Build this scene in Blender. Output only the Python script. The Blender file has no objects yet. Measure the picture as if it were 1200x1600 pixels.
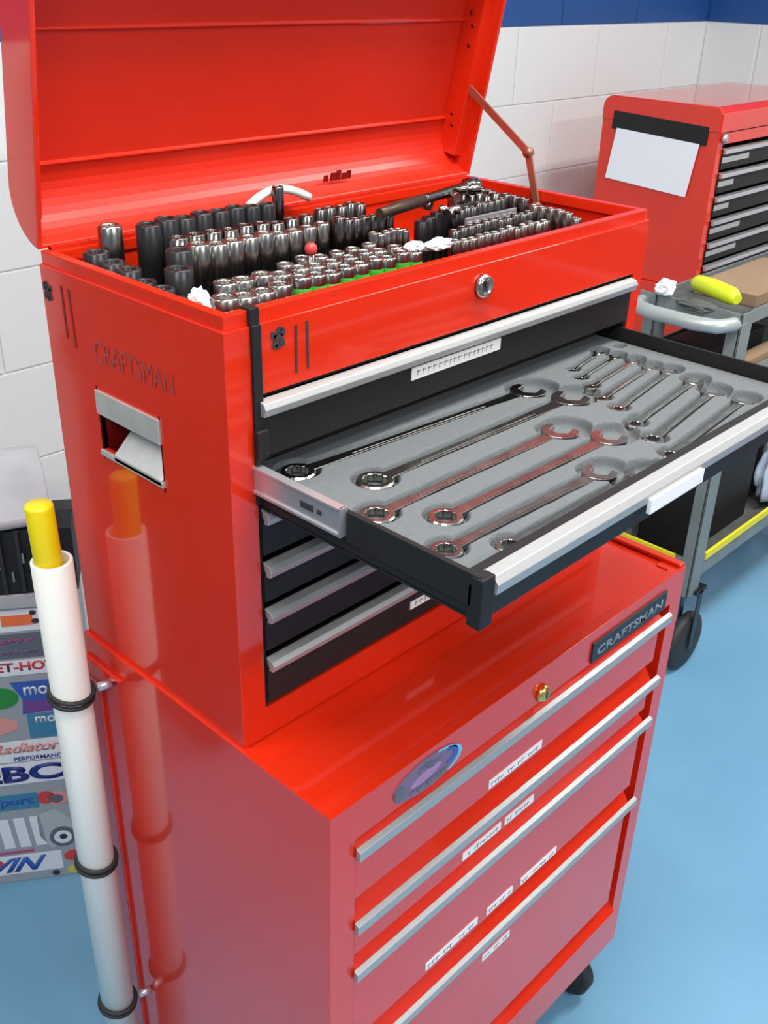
import bpy, bmesh, math, random
import numpy as np
from mathutils import Vector, Matrix, noise

C = bpy.context.scene.collection
S = bpy.context.scene
Z0 = 0.85                       # height of the roller cabinet's top above the floor

# ------------------------------------------------------------------ camera
cam_data = bpy.data.cameras.new('camera')
cam = bpy.data.objects.new('camera', cam_data)
C.objects.link(cam)
cam_data.sensor_fit = 'HORIZONTAL'
cam_data.sensor_width = 36
cam_data.lens = 1584.9 * 36 / 1200
cam_data.clip_start = 0.02
RV = [[0.6933804, -0.72011244, 0.02572345], [-0.32554927, -0.34491234, -0.88037103], [0.64283846, 0.60205777, -0.47358754]]
cm = Matrix(((RV[0][0], -RV[1][0], -RV[2][0]), (RV[0][1], -RV[1][1], -RV[2][1]), (RV[0][2], -RV[1][2], -RV[2][2])))
cam.matrix_world = Matrix.Translation((-0.4862, -0.6403, 0.7054 + Z0)) @ cm.to_4x4()
S.camera = cam

# ------------------------------------------------------------------ world, lights, exposure
S.view_settings.view_transform = 'Standard'
S.view_settings.look = 'None'
S.view_settings.gamma = 1
S.view_settings.use_curve_mapping = False
S.view_settings.exposure = -0.2
w = bpy.data.worlds.new('workshop_ambient')
S.world = w
w.use_nodes = True
w.node_tree.nodes['Background'].inputs[0].default_value = (0.86, 0.93, 1.0, 1)
w.node_tree.nodes['Background'].inputs[1].default_value = 0.55

def area(name, loc, size, power, color=(1, 0.98, 0.95), target=None):
    l = bpy.data.lights.new(name, 'AREA')
    l.shape = 'RECTANGLE'; l.size, l.size_y = size
    l.energy = power; l.color = color
    o = bpy.data.objects.new(name, l); C.objects.link(o)
    o.location = loc
    if target:
        o.rotation_euler = (Vector(target) - Vector(loc)).to_track_quat('-Z', 'Y').to_euler()
    return o
area('fluorescent_light', (0.2, -0.35, 2.74), (1.3, 0.3), 42)
area('fluorescent_light', (-1.7, -1.3, 2.74), (1.3, 0.3), 54)
area('fluorescent_light', (0.5, -2.7, 2.74), (1.3, 0.3), 85)  # extra lamp, added to lift the red on the lower cabinet front
area('fluorescent_light', (2.0, -0.6, 2.74), (1.3, 0.3), 50)
area('fluorescent_light', (-1.3, 0.55, 2.74), (1.3, 0.3), 21)

# ------------------------------------------------------------------ materials
MATS = {}
def mat(name, color, rough=0.5, metal=0.0, coat=0.0, ior=1.5, bump=0.0, bscale=200, vary=0.0, vscale=5, emit=None, crough=0.05):
    m = bpy.data.materials.new(name); m.use_nodes = True
    nt = m.node_tree; b = nt.nodes['Principled BSDF']
    b.inputs['Base Color'].default_value = (*color, 1)
    b.inputs['Roughness'].default_value = rough
    b.inputs['Metallic'].default_value = metal
    b.inputs['IOR'].default_value = ior
    b.inputs['Coat Weight'].default_value = coat
    b.inputs['Coat Roughness'].default_value = crough
    tc = nt.nodes.new('ShaderNodeTexCoord')
    if vary:
        n = nt.nodes.new('ShaderNodeTexNoise'); n.inputs['Scale'].default_value = vscale; n.inputs['Detail'].default_value = 6
        nt.links.new(tc.outputs['Object'], n.inputs['Vector'])
        r = nt.nodes.new('ShaderNodeMapRange')
        r.inputs['From Min'].default_value = 0.3; r.inputs['From Max'].default_value = 0.7
        r.inputs['To Min'].default_value = 1 - vary; r.inputs['To Max'].default_value = 1 + vary
        nt.links.new(n.outputs['Fac'], r.inputs['Value'])
        mx = nt.nodes.new('ShaderNodeVectorMath'); mx.operation = 'SCALE'
        mx.inputs[0].default_value = color
        nt.links.new(r.outputs['Result'], mx.inputs['Scale'])
        nt.links.new(mx.outputs['Vector'], b.inputs['Base Color'])
    if bump:
        n2 = nt.nodes.new('ShaderNodeTexNoise'); n2.inputs['Scale'].default_value = bscale; n2.inputs['Detail'].default_value = 3
        nt.links.new(tc.outputs['Object'], n2.inputs['Vector'])
        bp = nt.nodes.new('ShaderNodeBump'); bp.inputs['Strength'].default_value = bump; bp.inputs['Distance'].default_value = 0.002
        nt.links.new(n2.outputs['Fac'], bp.inputs['Height'])
        nt.links.new(bp.outputs['Normal'], b.inputs['Normal'])
    if emit:
        b.inputs['Emission Color'].default_value = (*emit[0], 1); b.inputs['Emission Strength'].default_value = emit[1]
    MATS[name] = m
    return m

RED = mat('red_enamel', (0.70, 0.023, 0.004), 0.35, 0, 1.0, 1.5, 0.0, 60, 0.03, 9, crough=0.07)
MATS['red_enamel'].node_tree.nodes['Principled BSDF'].inputs['Coat IOR'].default_value = 1.5
MATS['red_enamel'].node_tree.nodes['Principled BSDF'].inputs['Specular IOR Level'].default_value = 0.15
RED_IN = mat('red_enamel_inside', (0.62, 0.020, 0.005), 0.45, 0, 0.5, 1.5, 0.0, 60, 0.03, 9, crough=0.32)
MATS['red_enamel_inside'].node_tree.nodes['Principled BSDF'].inputs['Specular IOR Level'].default_value = 0.2
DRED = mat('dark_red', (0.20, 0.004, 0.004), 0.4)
BLACK = mat('black_paint', (0.014, 0.013, 0.013), 0.55, 0, 0.0)
BLACK.node_tree.nodes['Principled BSDF'].inputs['Specular IOR Level'].default_value = 0.3
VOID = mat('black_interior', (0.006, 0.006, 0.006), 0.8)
RUBBER = mat('black_rubber', (0.02, 0.02, 0.021), 0.6)
ALU = mat('brushed_aluminium', (0.46, 0.46, 0.45), 0.42, 0.5, bump=0.1, bscale=300)
ZINC = mat('zinc_steel', (0.66, 0.64, 0.66), 0.32, 0.75)
CHROME = mat('chrome', (0.40, 0.39, 0.36), 0.22, 1.0, vary=0.25, vscale=60)
DCHROME = mat('dark_chrome', (0.16, 0.145, 0.135), 0.22, 1.0)
IMPACT = mat('black_oxide', (0.035, 0.034, 0.036), 0.32, 0.6)
STEEL = mat('handle_steel', (0.66, 0.64, 0.58), 0.36, 0.55, vary=0.08, vscale=50)
BRASS = mat('brass', (0.80, 0.52, 0.16), 0.3, 1.0)
FOAM = mat('grey_foam', (0.125, 0.137, 0.140), 0.85, bump=0.4, bscale=500, vary=0.05, vscale=120)
GREEN = mat('green_band', (0.03, 0.36, 0.02), 0.4)
WHITE = mat('white_plastic', (0.82, 0.79, 0.72), 0.5)
SOCK = mat('socket_chrome', (0.30, 0.285, 0.26), 0.24, 1.0, vary=0.35, vscale=45)
YELLOW = mat('yellow_plastic', (0.86, 0.64, 0.0), 0.4)
PAPER = mat('white_paper', (0.86, 0.88, 0.92), 0.8)
TAPE = mat('label_tape', (0.90, 0.88, 0.87), 0.6)
INK = mat('dark_ink', (0.03, 0.03, 0.035), 0.6)
CARTG = mat('cart_grey_green', (0.20, 0.23, 0.215), 0.42, 0.1, vary=0.12, vscale=14)
CARTD = mat('cart_mat', (0.085, 0.09, 0.082), 0.8, vary=0.3, vscale=20)
HIVIS = mat('neon_yellow', (0.68, 0.80, 0.02), 0.45)
EDGEY = mat('yellow_tape', (0.80, 0.70, 0.01), 0.45)
CARD = mat('cardboard', (0.30, 0.20, 0.12), 0.85, vary=0.1)
GREY = mat('unit_grey', (0.34, 0.37, 0.39), 0.45, vary=0.06)
LGREY = mat('unit_light_grey', (0.40, 0.40, 0.41), 0.5, vary=0.12, vscale=12)
CLOTH = mat('blue_white_cloth', (0.45, 0.56, 0.68), 0.85, vary=0.2, vscale=25)
NAVY = mat('navy_ink', (0.012, 0.025, 0.20), 0.5)
def flat(n, c): return mat(n, c, 0.45)
F_OR = flat('orange_print', (0.85, 0.17, 0.04)); F_RED = flat('red_print', (0.62, 0.05, 0.05)); F_PUR = flat('purple_print', (0.16, 0.05, 0.25))
F_MAG = flat('magenta_print', (0.45, 0.07, 0.20)); F_GRN = flat('green_print', (0.02, 0.25, 0.03)); F_BLU = flat('blue_print', (0.03, 0.10, 0.42))
F_TEAL = flat('teal_print', (0.05, 0.22, 0.36)); F_SAL = flat('salmon_print', (0.75, 0.30, 0.26)); F_WHT = flat('white_print', (0.78, 0.80, 0.83))
F_SLATE = flat('slate_print', (0.12, 0.13, 0.16)); F_LAV = flat('lavender_print', (0.20, 0.13, 0.22)); F_CYAN = flat('cyan_print', (0.22, 0.50, 0.75))
F_YEL = flat('yellow_print', (0.6, 0.55, 0.1)); F_GHOST = flat('faded_print', (0.36, 0.045, 0.035)); F_PLATE = flat('plate_black', (0.015, 0.02, 0.03)); F_GTXT = flat('grey_text', (0.22, 0.28, 0.32))

def wall_mat():
    m = bpy.data.materials.new('painted_block'); m.use_nodes = True
    nt = m.node_tree; b = nt.nodes['Principled BSDF']
    g = nt.nodes.new('ShaderNodeNewGeometry'); sp = nt.nodes.new('ShaderNodeSeparateXYZ')
    nt.links.new(g.outputs['Position'], sp.inputs[0])
    gt = nt.nodes.new('ShaderNodeMath'); gt.operation = 'GREATER_THAN'; gt.inputs[1].default_value = 0.57 + Z0
    nt.links.new(sp.outputs['Z'], gt.inputs[0])
    lt = nt.nodes.new('ShaderNodeMath'); lt.operation = 'LESS_THAN'; lt.inputs[1].default_value = 0.97 + Z0
    nt.links.new(sp.outputs['Z'], lt.inputs[0])
    ml = nt.nodes.new('ShaderNodeMath'); ml.operation = 'MULTIPLY'; nt.links.new(gt.outputs[0], ml.inputs[0]); nt.links.new(lt.outputs[0], ml.inputs[1])
    mx = nt.nodes.new('ShaderNodeMix'); mx.data_type = 'RGBA'
    mx.inputs[6].default_value = (0.745, 0.765, 0.745, 1); mx.inputs[7].default_value = (0.012, 0.075, 0.26, 1)
    nt.links.new(ml.outputs[0], mx.inputs[0]); nt.links.new(mx.outputs[2], b.inputs['Base Color'])
    b.inputs['Roughness'].default_value = 0.45
    n = nt.nodes.new('ShaderNodeTexNoise'); n.inputs['Scale'].default_value = 40; n.inputs['Detail'].default_value = 5
    nt.links.new(g.outputs['Position'], n.inputs['Vector'])
    bp = nt.nodes.new('ShaderNodeBump'); bp.inputs['Strength'].default_value = 0.25; bp.inputs['Distance'].default_value = 0.003
    nt.links.new(n.outputs['Fac'], bp.inputs['Height']); nt.links.new(bp.outputs['Normal'], b.inputs['Normal'])
    return m
WALL = wall_mat()
def floor_mat():
    m = bpy.data.materials.new('blue_epoxy_floor'); m.use_nodes = True
    nt = m.node_tree; b = nt.nodes['Principled BSDF']
    tc = nt.nodes.new('ShaderNodeTexCoord')
    n = nt.nodes.new('ShaderNodeTexNoise'); n.inputs['Scale'].default_value = 1.7; n.inputs['Detail'].default_value = 8
    nt.links.new(tc.outputs['Object'], n.inputs['Vector'])
    r = nt.nodes.new('ShaderNodeValToRGB')
    r.color_ramp.elements[0].position = 0.3; r.color_ramp.elements[0].color = (0.12, 0.29, 0.44, 1)
    r.color_ramp.elements[1].position = 0.7; r.color_ramp.elements[1].color = (0.165, 0.37, 0.54, 1)
    nt.links.new(n.outputs['Fac'], r.inputs[0]); nt.links.new(r.outputs[0], b.inputs['Base Color'])
    b.inputs['Roughness'].default_value = 0.38
    return m
FLOOR = floor_mat()

# ------------------------------------------------------------------ helpers
ROOTS = []
def tagit(o, label, cat, group=None):
    o['label'] = label; o['category'] = cat
    if group: o['group'] = group
    if o not in ROOTS: ROOTS.append(o)
    return o
def thing(name, label, cat, loc, group=None):
    o = bpy.data.objects.new(name, None); C.objects.link(o); o.location = loc
    o.empty_display_size = 0.05
    return tagit(o, label, cat, group)
WM = {}
def link_mesh(name, me, m, parent=None, label=None, origin=None):
    if m is not None:
        for x in (m if isinstance(m, (list, tuple)) else [m]): me.materials.append(x)
    o = bpy.data.objects.new(name, me); C.objects.link(o)
    if origin is not None and parent is None:
        me.transform(Matrix.Translation(-Vector(origin))); o.location = origin
    if parent is not None:
        o.parent = parent
        pw = Matrix.Translation(parent.location) if parent.type == 'EMPTY' else WM.get(parent.name, Matrix.Identity(4))
        o.matrix_parent_inverse = pw.inverted()
    WM[o.name] = Matrix.Translation(o.location)
    if label: o['label'] = label
    return o

class MB:
    def __init__(s): s.bm = bmesh.new()
    def box(s, x0, x1, y0, y1, z0, z1, M=None, bev=0):
        r = bmesh.ops.create_cube(s.bm, size=1)
        vs = r['verts']
        for v in vs:
            v.co = Vector((x0 + (v.co.x + .5) * (x1 - x0), y0 + (v.co.y + .5) * (y1 - y0), z0 + (v.co.z + .5) * (z1 - z0)))
        if bev:
            es = {e for v in vs for e in v.link_edges}
            g = bmesh.ops.bevel(s.bm, geom=list(es), offset=bev, segments=2, affect='EDGES', profile=0.7)
            vs = list({v for f in g['faces'] for v in f.verts} | {v for v in vs if v.is_valid})
        if M is not None:
            for v in vs: v.co = M @ v.co
        return s
    def prism(s, pts, axis, a, b, M=None):
        """closed 2D outline extruded along axis (0 x, 1 y, 2 z) from a to b"""
        def mk(p, t):
            if axis == 0: c = (t, p[0], p[1])
            elif axis == 1: c = (p[0], t, p[1])
            else: c = (p[0], p[1], t)
            c = Vector(c)
            return s.bm.verts.new(M @ c if M is not None else c)
        A = [mk(p, a) for p in pts]; B = [mk(p, b) for p in pts]
        n = len(pts)
        fs = [s.bm.faces.new(A), s.bm.faces.new(B[::-1])]
        for i in range(n): fs.append(s.bm.faces.new((A[i], B[i], B[(i + 1) % n], A[(i + 1) % n])))
        bmesh.ops.recalc_face_normals(s.bm, faces=fs)
        return s
    def lathe(s, prof, seg=20, M=None, closed=True):
        rings = []
        for (r, z) in prof:
            if r < 1e-6:
                rings.append([s.bm.verts.new(M @ Vector((0, 0, z)) if M is not None else (0, 0, z))])
            else:
                ring = []
                for i in range(seg):
                    a = 2 * math.pi * i / seg
                    v = Vector((r * math.cos(a), r * math.sin(a), z))
                    ring.append(s.bm.verts.new(M @ v if M is not None else v))
                rings.append(ring)
        fs = []
        for a, b in zip(rings[:-1], rings[1:]):
            for i in range(seg):
                j = (i + 1) % seg
                if len(a) == 1 and len(b) == 1: continue
                if len(a) == 1: f = (a[0], b[i], b[j])
                elif len(b) == 1: f = (a[i], b[0], a[j])
                else: f = (a[i], b[i], b[j], a[j])
                fs.append(s.bm.faces.new(f))
        bmesh.ops.recalc_face_normals(s.bm, faces=fs)
        for f in fs: f.smooth = True
        return s
    def tube(s, pts, r, seg=10, cap=True):
        pts = [Vector(p) for p in pts]
        rs = r if isinstance(r, (list, tuple)) else [r] * len(pts)
        rings = []; up = None
        for i, p in enumerate(pts):
            d = (pts[min(i + 1, len(pts) - 1)] - pts[max(i - 1, 0)]).normalized()
            if up is None:
                up = Vector((0, 0, 1)) if abs(d.z) < 0.9 else Vector((1, 0, 0))
            a = d.cross(up).normalized(); b = a.cross(d).normalized(); up = b
            rings.append([s.bm.verts.new(p + (a * math.cos(t) + b * math.sin(t)) * rs[i]) for t in [2 * math.pi * k / seg for k in range(seg)]])
        fs = []
        for A, B in zip(rings[:-1], rings[1:]):
            for i in range(seg):
                j = (i + 1) % seg
                f = s.bm.faces.new((A[i], B[i], B[j], A[j])); f.smooth = True; fs.append(f)
        if cap: fs += [s.bm.faces.new(rings[0]), s.bm.faces.new(rings[-1][::-1])]
        bmesh.ops.recalc_face_normals(s.bm, faces=fs)
        return s
    def build(s, name, m, parent=None, label=None, origin=None, bevel=0, smooth=False):
        me = bpy.data.meshes.new(name); s.bm.to_mesh(me); s.bm.free()
        o = link_mesh(name, me, m, parent, label, origin)
        if bevel:
            md = o.modifiers.new('edge_bevel', 'BEVEL'); md.width = bevel; md.segments = 2; md.limit_method = 'ANGLE'
        return o

class UB:
    """boxes and prisms welded into one clean solid by boolean union (and optional cuts)"""
    def __init__(s): s.parts = []; s.cuts = []
    def box(s, *a, **k): s.parts.append(MB().box(*a, **k)); return s
    def prism(s, *a, **k): s.parts.append(MB().prism(*a, **k)); return s
    def cut(s, *a, **k): s.cuts.append(MB().box(*a, **k)); return s
    def build(s, name, m, parent=None, label=None, bevel=0):
        tmp = []
        for p in s.parts + s.cuts:
            me = bpy.data.meshes.new('tmp'); p.bm.to_mesh(me); p.bm.free(); o = bpy.data.objects.new('tmp', me); C.objects.link(o); tmp.append(o)
        base = tmp[0]
        for i, o in enumerate(tmp[1:], 1):
            md = base.modifiers.new('u', 'BOOLEAN'); md.object = o; md.solver = 'EXACT'
            md.operation = 'UNION' if i < len(s.parts) else 'DIFFERENCE'
        bpy.context.view_layer.update()
        me = bpy.data.meshes.new_from_object(base.evaluated_get(bpy.context.evaluated_depsgraph_get()))
        for o in tmp:
            d = o.data; bpy.data.objects.remove(o); bpy.data.meshes.remove(d)
        bm = bmesh.new(); bm.from_mesh(me); bmesh.ops.remove_doubles(bm, verts=bm.verts[:], dist=1e-5)
        bmesh.ops.dissolve_limit(bm, angle_limit=.01, verts=bm.verts[:], edges=bm.edges[:]); bm.to_mesh(me); bm.free()
        me.name = name; me.materials.clear()
        o = link_mesh(name, me, m, parent, label)
        if bevel:
            md = o.modifiers.new('edge_bevel', 'BEVEL'); md.width = bevel; md.segments = 2; md.limit_method = 'ANGLE'; md.angle_limit = .6
        return o

def text(body, height, m, parent, O, xd, yd, label=None, width=None, name='lettering', shear=0, depth=0.0004, bold=0.0):
    cu = bpy.data.curves.new(name, 'FONT'); cu.body = body; cu.size = 1; cu.extrude = 0.0; cu.shear = shear; cu.offset = bold
    cu.resolution_u = 3
    t = bpy.data.objects.new('t', cu); C.objects.link(t)
    bpy.context.view_layer.update()
    me = bpy.data.meshes.new_from_object(t.evaluated_get(bpy.context.evaluated_depsgraph_get()))
    bpy.data.objects.remove(t); bpy.data.curves.remove(cu)
    xs = [v.co.x for v in me.vertices]; ys = [v.co.y for v in me.vertices]
    x0, x1, y0, y1 = min(xs), max(xs), min(ys), max(ys)
    sy = height / (y1 - y0); sx = (width / (x1 - x0)) if width else sy
    xd, yd = Vector(xd), Vector(yd); nd = xd.cross(yd); O = Vector(O)
    bm = bmesh.new(); bm.from_mesh(me)
    for v in bm.verts: v.co = O + xd * ((v.co.x - x0) * sx) + yd * ((v.co.y - y0) * sy)
    r = bmesh.ops.extrude_face_region(bm, geom=bm.faces[:])
    for v in [g for g in r['geom'] if isinstance(g, bmesh.types.BMVert)]: v.co += nd * depth
    bmesh.ops.recalc_face_normals(bm, faces=bm.faces[:])
    bm.to_mesh(me); bm.free()
    me.materials.clear()
    return link_mesh(name, me, m, parent, label)

def kids(o): return [c for c in bpy.data.objects if c.parent == o]
def copy_tree(o, ch=None):
    c = o.copy(); C.objects.link(c)
    for k in ch:
        d = k.copy(); C.objects.link(d); d.parent = c
    return c

# ------------------------------------------------------------------ room
ZF = -Z0
def struct(o): o['kind'] = 'structure'; ROOTS.append(o); return o
struct(MB().box(-4, 3.35, -4.5, 1.5, ZF - .1, ZF).build('floor', FLOOR))
struct(MB().box(-4, 3.35, -4.5, 1.5, 1.95, 2.05).build('ceiling', mat('ceiling_white', (0.75, 0.76, 0.76), 0.9)))
wb = struct(MB().box(-4, 3.35, 1.2235, 1.5, ZF, 1.95).build('wall_back', WALL))
wr = struct(MB().box(3.0335, 3.35, -4.5, 1.2235, ZF, 1.95).build('wall_right', WALL))
LGW = mat('far_wall_paint', (0.42, 0.46, 0.50), 0.6)
struct(MB().box(-4.1, -4.0, -4.5, 1.5, ZF, 1.95).build('wall_left', LGW))
struct(MB().box(-4.1, 3.35, -4.6, -4.5, ZF, 1.95).build('wall_front', LGW))
def block_mesh(lx):
    b = MB(); b.box(0, lx, 0, 0.018, 0, 0.1970, bev=0.0025)
    me = bpy.data.meshes.new('block'); b.bm.to_mesh(me); b.bm.free(); me.materials.append(WALL)
    return me
bl_full = block_mesh(0.3970)
LV = [0.57 + 0.2 * k for k in range(-7, 7)]
for zi, z in enumerate(LV):
    off = 2.184 if (round((z - 0.17) / 0.2) % 2 == 0) else 1.984
    x = off - 0.4 * 9
    while x < 3.02:
        lx = min(0.3970, 3.045 - x)
        if z + 0.2 < 1.96 and lx > 0.03:
            o = bpy.data.objects.new('block', bl_full); C.objects.link(o)
            o.parent = wb; o.location = (x, 1.22, z); o.scale = (lx / 0.3970, 1, 1)
        x += 0.4
    y = 1.218 - (0.0 if zi % 2 else 0.2)
    for k in range(5):
        if z + 0.2 < 1.96:
            y1 = y - 0.4 * k
            ln = 0.3970
            top = min(y1, 1.216)
            o = bpy.data.objects.new('block', bl_full); C.objects.link(o)
            o.parent = wr; o.rotation_euler = (0, 0, -math.pi / 2); o.location = (3.03, top, z); o.scale = (ln / 0.3970, 1, 1)
    if not zi % 2 and z + 0.2 < 1.96:
        o = bpy.data.objects.new('block', bl_full); C.objects.link(o)
        o.parent = wr; o.rotation_euler = (0, 0, -math.pi / 2); o.location = (3.03, 1.216, z); o.scale = (0.19 / 0.3970, 1, 1)

# ceiling fixtures; the last one is added to brighten the lower cabinet front
for i, (x, y) in enumerate([(0.2, -0.35), (-1.7, -1.3), (2.0, -0.6), (-1.3, 0.55), (0.5, -2.7)]):
    f = thing('ceiling_light', ['white fluorescent ceiling fitting above the open red tool chest', 'white fluorescent ceiling fitting left of the photographer',
              'white fluorescent ceiling fitting nearest the right wall', 'white fluorescent ceiling fitting left of the tool chest near the back wall', 'white fluorescent ceiling fitting behind the photographer'][i], 'light', (x, y, 1.95))
    MB().box(x - .67, x + .67, y - .17, y + .17, 1.905, 1.95, bev=.004).build('housing', WHITE, f)
    for k in (-1, 1):
        MB().tube([(x - .62, y + k * .09, 1.903), (x + .62, y + k * .09, 1.903)], .012).build('tube', mat('lit_tube', (1, 1, 1), emit=((1, .98, .95), 4)), f)

# ------------------------------------------------------------------ roller cabinet
XL, XR, YF, YB, ZB = -.0045, 0.66, -0.132, 0.2945, -0.74
cab = thing('roller_cabinet', 'red roller tool cabinet on castors under the open red tool chest', 'tool cabinet', (0.33, 0.08, ZF))
b = UB()
b.box(XL, .006, YF, YB, ZB, 0)                      # left side skin
b.box(XR - .006, XR, YF, YB, ZB, 0)
b.box(XL, XR, YB - .006, YB, ZB, 0)
b.box(.003, XR - .003, YF + .02, YB - .003, ZB, ZB + .01)
b.box(.003, XR - .003, YF + .004, YB - .003, -.012, -.002)                          # top plate
b.box(XL, .030, YF, YF + .03, ZB, 0)                   # left stile
b.box(.632, XR, YF, YF + .03, ZB, 0)
b.box(XL, XR, YF, YF + .012, -.050, 0)                  # upper rail
b.box(XL, XR, YF, YF + .02, ZB, -.668)                  # lower rail
b.prism([(YF + .025, -.615), (YF + .02, -.622), (YF - .004, -.650), (YF - .004, -.660), (YF + .001, -.668), (YF + .025, -.672)], 0, .029, .633)
b.box(0.004, XR - .004, YF + .022, YF + .026, ZB + .001, -.01)  # recessed back skin
body = b.build('body', RED, cab, bevel=.0018)
# top lip round the rear and right
b = MB(); b.box(XR - .014, XR - .0005, YF + .002, -.001, -.001, .005)
b.build('top_lip', RED, cab, bevel=.002)
# side pressings
b = MB(); b.box(-.0095, XL + .001, .266, YB - .001, ZB + .01, -.055)
b.prism([(YB - .001, -.030), (YB - .001, -.0551), (.266, -.0551), (.215, -.030)], 0, -.0095, XL + .001)
b.build('side_flange', RED, cab, bevel=.0018)
for (zt, zb) in [(-.062, -.134), (-.168, -.219), (-.242, -.364), (-.398, -.613)]:
    up = {-.062: .012, -.168: .032, -.242: .022, -.398: .032}[zt]
    b = MB()
    b.prism([(YF + .018, zt + up), (YF - .003, zt), (YF - .003, zt - .012), (YF + .0, zt - .014), (YF + .0, zb), (YF + .018, zb)], 0, .030, .612)
    d = b.build('drawer', RED, cab, bevel=.0008)
    b = MB(); b.prism([(YF - .002, zt + .002), (YF - .008, zt - .001), (YF - .008, zt - .013), (YF - .002, zt - .014)], 0, .0285, .630)
    b.build('handle', ALU, d, 'brushed aluminium handle strip', bevel=.0006)
    if zt == -.062:
        for (xa, xb2, z) in [(.246, .348, -.121)]: labs = [(xa, xb2, z)]
    labs = {-.062: [(.246, .348, -.122)], -.168: [(.207, .279, -.208), (.287, .345, -.208)], -.242: [(.152, .250, -.350), (.269, .322, -.352), (.340, .420, -.354)], -.398: [(.270, .328, -.441)]}[zt]
    for (xa, xb2, z) in labs:
        l = MB().box(xa, xb2, YF - .0012, YF + .001, z - .006, z + .006).build('label_strip', TAPE, d, 'white label strip with small worn dark letters')
        b = MB(); random.seed(int(xa * 1000)); x = xa + .004
        while x < xb2 - .008:
            wd = random.uniform(.0028, .0052)
            z1 = z + random.uniform(.0005, .0028)
            if random.random() < .82:
                b.box(x, x + .0012, YF - .0016, YF - .001, z - .003, z1); b.box(x, x + wd, YF - .0016, YF - .001, z1 - .001, z1)
            x += wd + .0022
        b.build('print', flat('worn_print', (0.30, 0.12, 0.13)), d)
# lock
b = MB(); M = Matrix.Translation((.334, YF, -.036)) @ Matrix.Rotation(math.pi / 2, 4, 'X')
b.lathe([(0, 0), (.011, 0), (.011, .004), (.008, .008), (0, .008)], 20, M); b.build('lock', BRASS, cab, 'small brass lock')
b = MB(); b.box(.3325, .3355, YF - .0085, YF - .0075, -.040, -.032); b.build('key_slot', INK, cab)
# brand plate
b = MB(); b.box(.436, .612, YF - .003, YF + .001, -.047, -.018, bev=.0008); b.build('name_plate', F_PLATE, cab, 'black plate with grey capital letters')
text('CRAFTSMAN', .013, F_GTXT, cab, (.446, YF - .003, -.040), (1, 0, 0), (0, 0, 1), width=.156, bold=.02)
# oval emblem sticker
def ellipse(cx, cz, rx, rz, y0, y1, a0=0, a1=2 * math.pi, n=36, hole=0, tilt=0):
    b = MB(); pts = []
    for i in range(n if hole == 0 else n + 1):
        a = a0 + (a1 - a0) * i / n; pts.append((rx * math.cos(a), rz * math.sin(a)))
    if hole: pts += [(p[0] * hole, p[1] * hole) for p in pts[::-1]]
    pts = [(cx + p[0] * math.cos(tilt) - p[1] * math.sin(tilt), cz + p[0] * math.sin(tilt) + p[1] * math.cos(tilt)) for p in pts]
    b.prism(pts, 1, y0, y1); return b
ox, oz = .135, -.030
ellipse(ox, oz, .053, .0215, YF - .001, YF + .001).build('sticker', F_LAV, cab, 'oval lavender sticker with dark script and blue rim')
ellipse(ox, oz, .053, .0215, YF - .0016, YF - .0009, -.9, 1.3, 20, .90).build('sticker', F_CYAN, cab, 'pale blue rim of oval sticker')
ellipse(ox + .028, oz + .004, .018, .012, YF - .0016, YF - .0009, -1.5, 1.5, 14, .6).build('sticker', F_BLU, cab, 'blue crescent on oval sticker')
ellipse(ox - .044, oz - .002, .008, .010, YF - .0016, YF - .0009).build('sticker', F_SLATE, cab, 'dark blot at left end of oval sticker')
b = MB()
for i in range(9):
    x = ox - .016 + i * .004; b.box(x, x + .0035, YF - .0016, YF - .0009, oz + .008 + .004 * math.sin(i), oz + .013 + .003 * math.sin(i * .7))
for i in range(11):
    x = ox - .028 + i * .0052; b.box(x, x + .0042, YF - .0016, YF - .0009, oz - .014 + .002 * math.sin(i * 2.1), oz - .009)
b.build('sticker_marks', F_SLATE, cab)
ellipse(ox - .004, oz - .001, .024, .0065, YF - .0013, YF - .0008, tilt=.12).build('sticker', flat('pink_lavender', (.42, .20, .42)), cab, 'pink streak on oval sticker')
# castors
for (x, y) in [(.60, -.075), (.06, -.075), (.60, .235), (.06, .235)]:
    b = MB()
    b.box(x - .035, x + .035, y - .03, y + .03, ZB - .006, ZB); b.box(x - .019, x - .016, y - .02, y + .02, ZF + .045, ZB - .004); b.box(x + .016, x + .019, y - .02, y + .02, ZF + .045, ZB - .004)
    c = b.build('castor', BLACK, cab)
    M = Matrix.Translation((x, y - .012, ZF + .047)) @ Matrix.Rotation(math.pi / 2, 4, 'Y')
    MB().lathe([(0, -.013), (.040, -.013), (.047, -.009), (.047, .009), (.040, .013), (0, .013)], 28, M).build('wheel', RUBBER, c)

# ------------------------------------------------------------------ tool chest
W, D, H = .66, .29, .439
ch = thing('tool_chest', 'open red tool chest with raised lid and pulled-out wrench drawer', 'tool chest', (.33, .145, 0))
b = UB()
hy0, hy1, hz0, hz1 = .104, .207, .266, .327
b.box(0, .006, 0, D, 0, H)
b.box(W - .006, W, 0, D, 0, H); b.box(0, W, D - .006, D, 0, H); b.box(0.001, W - .001, 0.001, D - .001, 0.0, .006)
b.box(0, .030, 0, .012, 0, H); b.box(.640, W, 0, .012, 0, H)
b.box(0, W, 0, .012, 0, .036); b.box(0, W, 0, .011, .376, H)
b.cut(-.01, .02, hy0, hy1, hz0, hz1)
shell = b.build('body', RED, ch, bevel=.0015)
b = MB()   # raised rim
b.box(.0025, .012, .0035, D - .001, .4385, .452, bev=.0015); b.box(W - .012, W - .0025, .0035, D - .001, .4385, .452, bev=.0015)
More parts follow.
